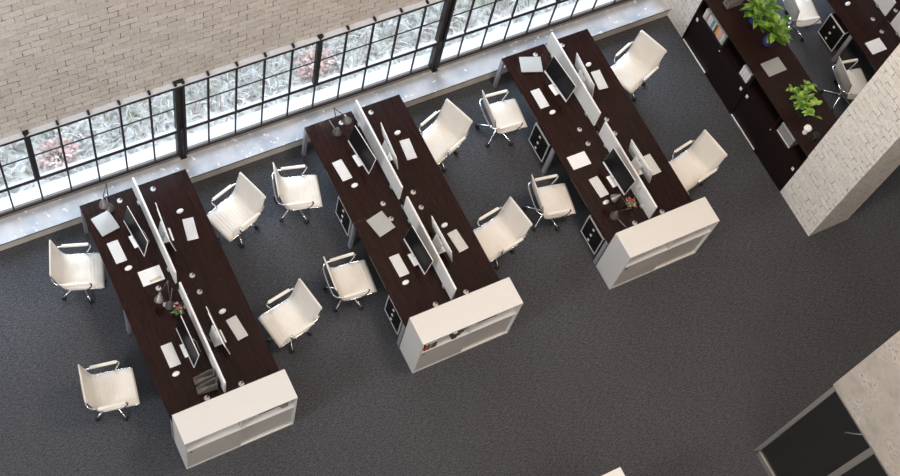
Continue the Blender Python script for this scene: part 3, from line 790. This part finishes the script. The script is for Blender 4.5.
# ------------------------------------------------------------------ flowers and plants
def small_pot(x, y, lab, seed):
    r = random.Random(seed); t = thing('flower_pot', (x, y, HD))
    mb = MB(); mb.lathe([(.030, 0), (.036, .02), (.043, .07), (.046, .085), (.040, .085), (.036, .07)], (0, 0, 0), 20); mb.build('pot', 'smoke_glass', t)
    mb = MB()
    for k in range(34):
        a = r.uniform(0, 2 * PI); mb.leaf((0, 0, .075), (math.cos(a), math.sin(a), r.uniform(.2, 1.5)), r.uniform(.06, .12), .014, .3)
    mb.build('leaves', 'succ_green', t)
    for mat, n in (('red_petal', 9), ('pale_pink', 7)):
        mb = MB()
        for k in range(n):
            a = r.uniform(0, 2 * PI); q = r.uniform(.01, .085); mb.sphere((q * math.cos(a), q * math.sin(a), r.uniform(.12, .18)), r.uniform(.010, .018), (1, 1, .7), 8, 6)
        mb.build('blossoms', mat, t)
    mb = MB(); mb.tube([(.02, .0, .08), (.10, .06, .22), (.17, .10, .29)], .004, 6); mb.build('twig', 'lamp_grey', t)
    tag(t, lab, 'flower pot', 'small flower pots')
small_pot(2.062, 6.36, 'small pot of red flowers on the first desk island, beside the jointed lamp', 4)
small_pot(8.452, 5.42, 'small pot of red and white flowers on the third desk island, by the lamp', 5)

def blue_plant(x, y, lab, seed, lean):
    r = random.Random(seed); t = thing('potted_plant', (x, y, CABH))
    mb = MB(); mb.lathe([(.050, 0), (.068, .02), (.084, .07), (.086, .11), (.076, .155), (.064, .175), (.068, .182), (.060, .182), (.056, .165)], (0, 0, 0), 28); p = mb.build('pot', 'blue_glaze', t)
    mb = MB(); mb.lathe([(.057, .155), (.03, .162), (.004, .165)], (0, 0, 0), 16); mb.build('soil', 'soil', t)
    mb = MB(); st = MB()
    for k in range(34):
        a = k * 2.4 + r.uniform(-.3, .3); el = r.uniform(.15, 1.5) if k > 6 else r.uniform(.0, .4)
        d = Vector((math.cos(a) + lean[0], math.sin(a) + lean[1], el)).normalized()
        hh = r.uniform(.03, .22); b = Vector((0, 0, .165)) + Vector((lean[0] * .3 * hh, lean[1] * .3 * hh, hh))
        s0 = b + d * r.uniform(.03, .09)
        st.tube([(0, 0, .16), tuple(b), tuple(s0)], .004, 5)
        mb.leaf(tuple(s0), d, r.uniform(.20, .32), r.uniform(.042, .066), r.uniform(.15, .5), fold=.35, seg=8)
    st.build('stems', 'stem', t); mb.build('leaves', 'leaf_big', t)
    tag(t, lab, 'plant', 'plants in blue pots')
blue_plant(11.665, 7.285, 'broad-leaved green plant in a blue pot, nearer the top edge of the photo', 11, (.0, .1))
blue_plant(11.655, 6.88, 'broad-leaved green plant in a blue pot, nearer the silver laptop on the dark cabinets', 12, (.40, .15))

r = random.Random(21); t = thing('vase_plant', (11.455, 5.60, CABH))
mb = MB(); mb.lathe([(.044, 0), (.048, .01), (.047, .12), (.040, .15), (.043, .165), (.038, .165), (.036, .14)], (0, 0, 0), 24); mb.build('vase', 'smoke_glass', t)
mb = MB(); st = MB()
for k in range(9):
    a = k * .7 + r.uniform(-.2, .2); sp = r.uniform(.05, .22)
    tip = Vector((-.03 + sp * math.cos(a), .26 + sp * math.sin(a), r.uniform(.30, .5)))
    if k in (2, 5): tip = Vector((.18, -.02, .26)) if k == 2 else Vector((.08, -.16, .20))
    mid = Vector((tip.x * .35, tip.y * .35, .22))
    pts = [Vector((0, 0, .15)), mid, (mid + tip) / 2 + Vector((0, 0, .02)), tip]
    st.tube([tuple(p) for p in pts], .003, 5)
    for j in range(9):
        u = .2 + .8 * j / 8; seg = min(2, int(u * 3)); f = u * 3 - seg; p = pts[seg].lerp(pts[seg + 1], f)
        aa = r.uniform(0, 2 * PI); d = Vector((math.cos(aa), math.sin(aa), r.uniform(.1, .9)))
        mb.leaf(tuple(p), d, r.uniform(.09, .15), r.uniform(.021, .033), r.uniform(.1, .5), fold=.25)
st.build('stems', 'stem', t); mb.build('leaves', 'leaf_small', t)
tag(t, 'light green leafy cuttings in a dark glass vase on the dark cabinets', 'plant')

def ball_vase(x, y, mat_v, mat_f, lab, seed):
    r = random.Random(seed); t = thing('bud_vase', (x, y, CABH))
    mb = MB(); mb.lathe([(.030, 0), (.038, .02), (.040, .05), (.026, .085), (.022, .10), (.027, .11), (.020, .11), (.018, .09)], (0, 0, 0), 20); mb.build('vase', mat_v, t)
    mb = MB()
    for k in range(46):
        z = 1 - 2 * (k + .5) / 46; a = k * 2.399; q = math.sqrt(1 - z * z)
        mb.sphere((.045 * q * math.cos(a), .045 * q * math.sin(a), .145 + .036 * z), r.uniform(.013, .019), u=8, v=6)
    mb.build('blossom', mat_f, t); tag(t, lab, 'vase', 'bud vases on the dark cabinets')
ball_vase(11.352, 5.335, 'white_ceramic', 'white_petal', 'little white vase with round white blossom on the dark cabinets', 1)
ball_vase(11.405, 5.185, 'smoke_glass', 'black_petal', 'little dark glass vase with a black ball blossom beside the brick pier', 2)

# ------------------------------------------------------------------ books and binders
def make_book(name, w, h, d, cov, lab, x, y, z, grp, cat='book', rz=0.0, lean=0.0):
    """spine faces -x, thickness w along y"""
    t = thing(name, (x, y, z), rz)
    t.rotation_euler = (lean, 0, rz)
    mb = MB(); mb.box((d / 2, 0, h / 2), (d - .006, w - .005, h - .006)); mb.build('pages', 'paper', t)
    mb = MB(); mb.box((d / 2, w / 2 - .0012, h / 2), (d, .0024, h)); mb.box((d / 2, -w / 2 + .0012, h / 2), (d, .0024, h)); mb.box((.0015, 0, h / 2), (.003, w, h)); mb.build('cover', cov, t)
    tag(t, lab, cat, grp); return t
SZ = .7555
names = ['cream', 'buff', 'plum', 'pale', 'pale green', 'blue', 'ivory', 'black', 'orange', 'tan', 'pink', 'sand', 'green']
pos = ['first from the window', 'second from the window', 'third from the window', 'fourth from the window', 'fifth from the window', 'sixth from the window', 'seventh from the window', 'eighth from the window', 'ninth from the window', 'tenth from the window', 'eleventh from the window', 'twelfth from the window', 'last in the row']
y = 7.835
for k in range(13):
    w = [.045, .04, .022, .045, .05, .045, .042, .036, .055, .045, .05, .042, .04][k]
    h = .20 + .02 * rnd.random()
    make_book('book', w, h, .16, 'book%d' % k, '%s book standing on the open shelf of the dark cabinet, %s' % (names[k], pos[k]), 11.215 + .012 * rnd.random(), y - w / 2, SZ, 'books on the dark cabinet shelf')
    y -= w + .0015
y = 6.735
for k in range(4):
    make_book('binder', .048, .215, .17, 'book13', 'white binder on the dark cabinet shelf, %s' % ['nearest the coloured books', 'second from the coloured books', 'third from the coloured books', 'farthest from the coloured books'][k], 11.212, y - .024, SZ, 'white binders on the dark shelf', 'binder')
    y -= .051
t = thing('file_box', (11.225, 5.49, SZ)); mb = MB(); mb.box((.12, 0, .105), (.235, .33, .205), bevel=.003); mb.build('box', 'silver', t)
mb = MB(); mb.box((.006, 0, .0045), (.02, .336, .009)); mb.box((.12, 0, .212), (.24, .336, .01)); mb.build('lid', 'paper', t)
tag(t, 'grey file box on the open shelf of the dark cabinet, near the brick pier', 'box')
# white cabinets: colour spines, dark binders, loose folders (books turned to face the room)
cols = ['book14', 'book7', 'book15', 'book7', 'binder_dark']; x = 4.775
for k in range(5):
    w = [.036, .03, .026, .034, .034][k]
    make_book('book', w, .20, .17, cols[k], '%s small book at left end of second island\'s white cabinet shelf' % ['red', 'black', 'mustard', 'second black', 'charcoal'][k], x + w / 2, 4.612, SZ, 'books in the white cabinet', rz=PI / 2)
    x += w + .003
x = 5.185
for k in range(3):
    make_book('binder', .065, .19 + .02 * (k == 1), .2, 'binder_dark', 'dark binder on the second island\'s cabinet shelf, %s' % ['left of three', 'middle of three', 'right of three'][k], x + .035, 4.612 + .02 * k, SZ, 'dark binders in the white cabinet', 'binder', rz=PI / 2)
    x += .068
def folder(x, y, l, lab, z=SZ, n=3):
    t = thing('folder_stack', (x, y, z)); 
    for k in range(n):
        mb = MB(); mb.box((.006 * k, .004 * k, .014 + .026 * k), (l, .22, .022), rz=.02 * k, bevel=.003); mb.build('folder', 'binder_dark' if k != 1 else 'book2', t)
    tag(t, lab, 'folders', 'dark folder stacks')
folder(5.76, 4.79, .30, 'stack of dark folders on the right half of second island\'s cabinet shelf', n=6)
folder(2.60, 4.79, .30, 'stack of dark folders on the right half of first island\'s cabinet shelf', n=6)
folder(8.15, 4.80, .32, 'stack of dark folders on the left half of third island\'s cabinet shelf', n=6)
t = thing('book_end', (2.84, 4.635, SZ)); mb = MB(); mb.box((0, .07, .075), (.006, .13, .15)); mb.box((-.045, .07, .002), (.09, .13, .004)); mb.build('plate', 'alu', t); tag(t, 'metal bookend beside dark folders on first island\'s cabinet shelf', 'bookend')

# ------------------------------------------------------------------ light
w = bpy.data.worlds.new('World'); scene.world = w; w.use_nodes = True
nt = w.node_tree; bg = nt.nodes['Background']
tcw = N(nt, 'ShaderNodeTexCoord'); spw = N(nt, 'ShaderNodeSeparateXYZ'); nt.links.new(tcw.outputs['Generated'], spw.inputs[0])
rw = N(nt, 'ShaderNodeValToRGB'); ew = rw.color_ramp.elements
ew[0].position = .0; ew[0].color = (1.25, 1.42, 1.8, 1); ew[1].position = .75; ew[1].color = (.92, .92, .94, 1)
k_ = ew.new(.35); k_.color = (1.1, 1.28, 1.65, 1)
nt.links.new(spw.outputs['Z'], rw.inputs['Fac']); nt.links.new(rw.outputs['Color'], bg.inputs['Color'])
bg.inputs['Strength'].default_value = 0.48
def sun(name, rot, e, ang, col):
    l = bpy.data.lights.new(name, 'SUN'); l.energy = e; l.angle = ang; l.color = col
    o = bpy.data.objects.new(name, l); COL.objects.link(o); o.rotation_euler = rot; return o
def area(name, loc, target, size, e, col, size_y=None):
    l = bpy.data.lights.new(name, 'AREA'); l.energy = e; l.size = size; l.color = col
    if size_y: l.shape = 'RECTANGLE'; l.size_y = size_y
    o = bpy.data.objects.new(name, l); COL.objects.link(o); o.location = loc
    o.rotation_euler = (Vector(target) - Vector(loc)).to_track_quat('-Z', 'Y').to_euler(); return o
# cool daylight slanting in through the window
sun('daylight', (math.radians(-54), 0, math.radians(-6)), 6.6, math.radians(42), (.74, .85, 1.0))
# warm ceiling lamps high over the room, plus a cool fill added at left
area('ceiling_lamp_warm', (7.5, 3.5, 12), (8.8, 3.6, 0), 2.0, 640, (1.0, .82, .66))
area('fill_light_left', (-9, 2.5, 11.5), (6, 5.5, 0), 3.0, 1060, (.95, .965, 1.0))
area('ceiling_lamp_main', (5.0, -3.0, 13), (5.0, 5, 0), 2.5, 190, (1.0, .83, .66))

# ------------------------------------------------------------------ camera
cd = bpy.data.cameras.new('Camera'); cam = bpy.data.objects.new('Camera', cd); COL.objects.link(cam)
Rw = ((0.8823075530150635, -0.4450548091642793, 0.1531652660766074), (-0.3465553667942022, -0.834477217141228, -0.42842403272735174), (0.3184851011251657, 0.3249215150032049, -0.890501684136147))
m = Matrix(((Rw[0][0], -Rw[1][0], -Rw[2][0], 0), (Rw[0][1], -Rw[1][1], -Rw[2][1], 0), (Rw[0][2], -Rw[1][2], -Rw[2][2], 17.0838), (0, 0, 0, 1)))
cam.matrix_world = m
cd.sensor_width = 36.0; cd.lens = 1335.2115 / 900 * 36; cd.clip_end = 200
scene.camera = cam
vs = scene.view_settings
vs.view_transform = 'Standard'; vs.look = 'None'; vs.gamma = 1.0; vs.use_curve_mapping = False; vs.exposure = 0.0
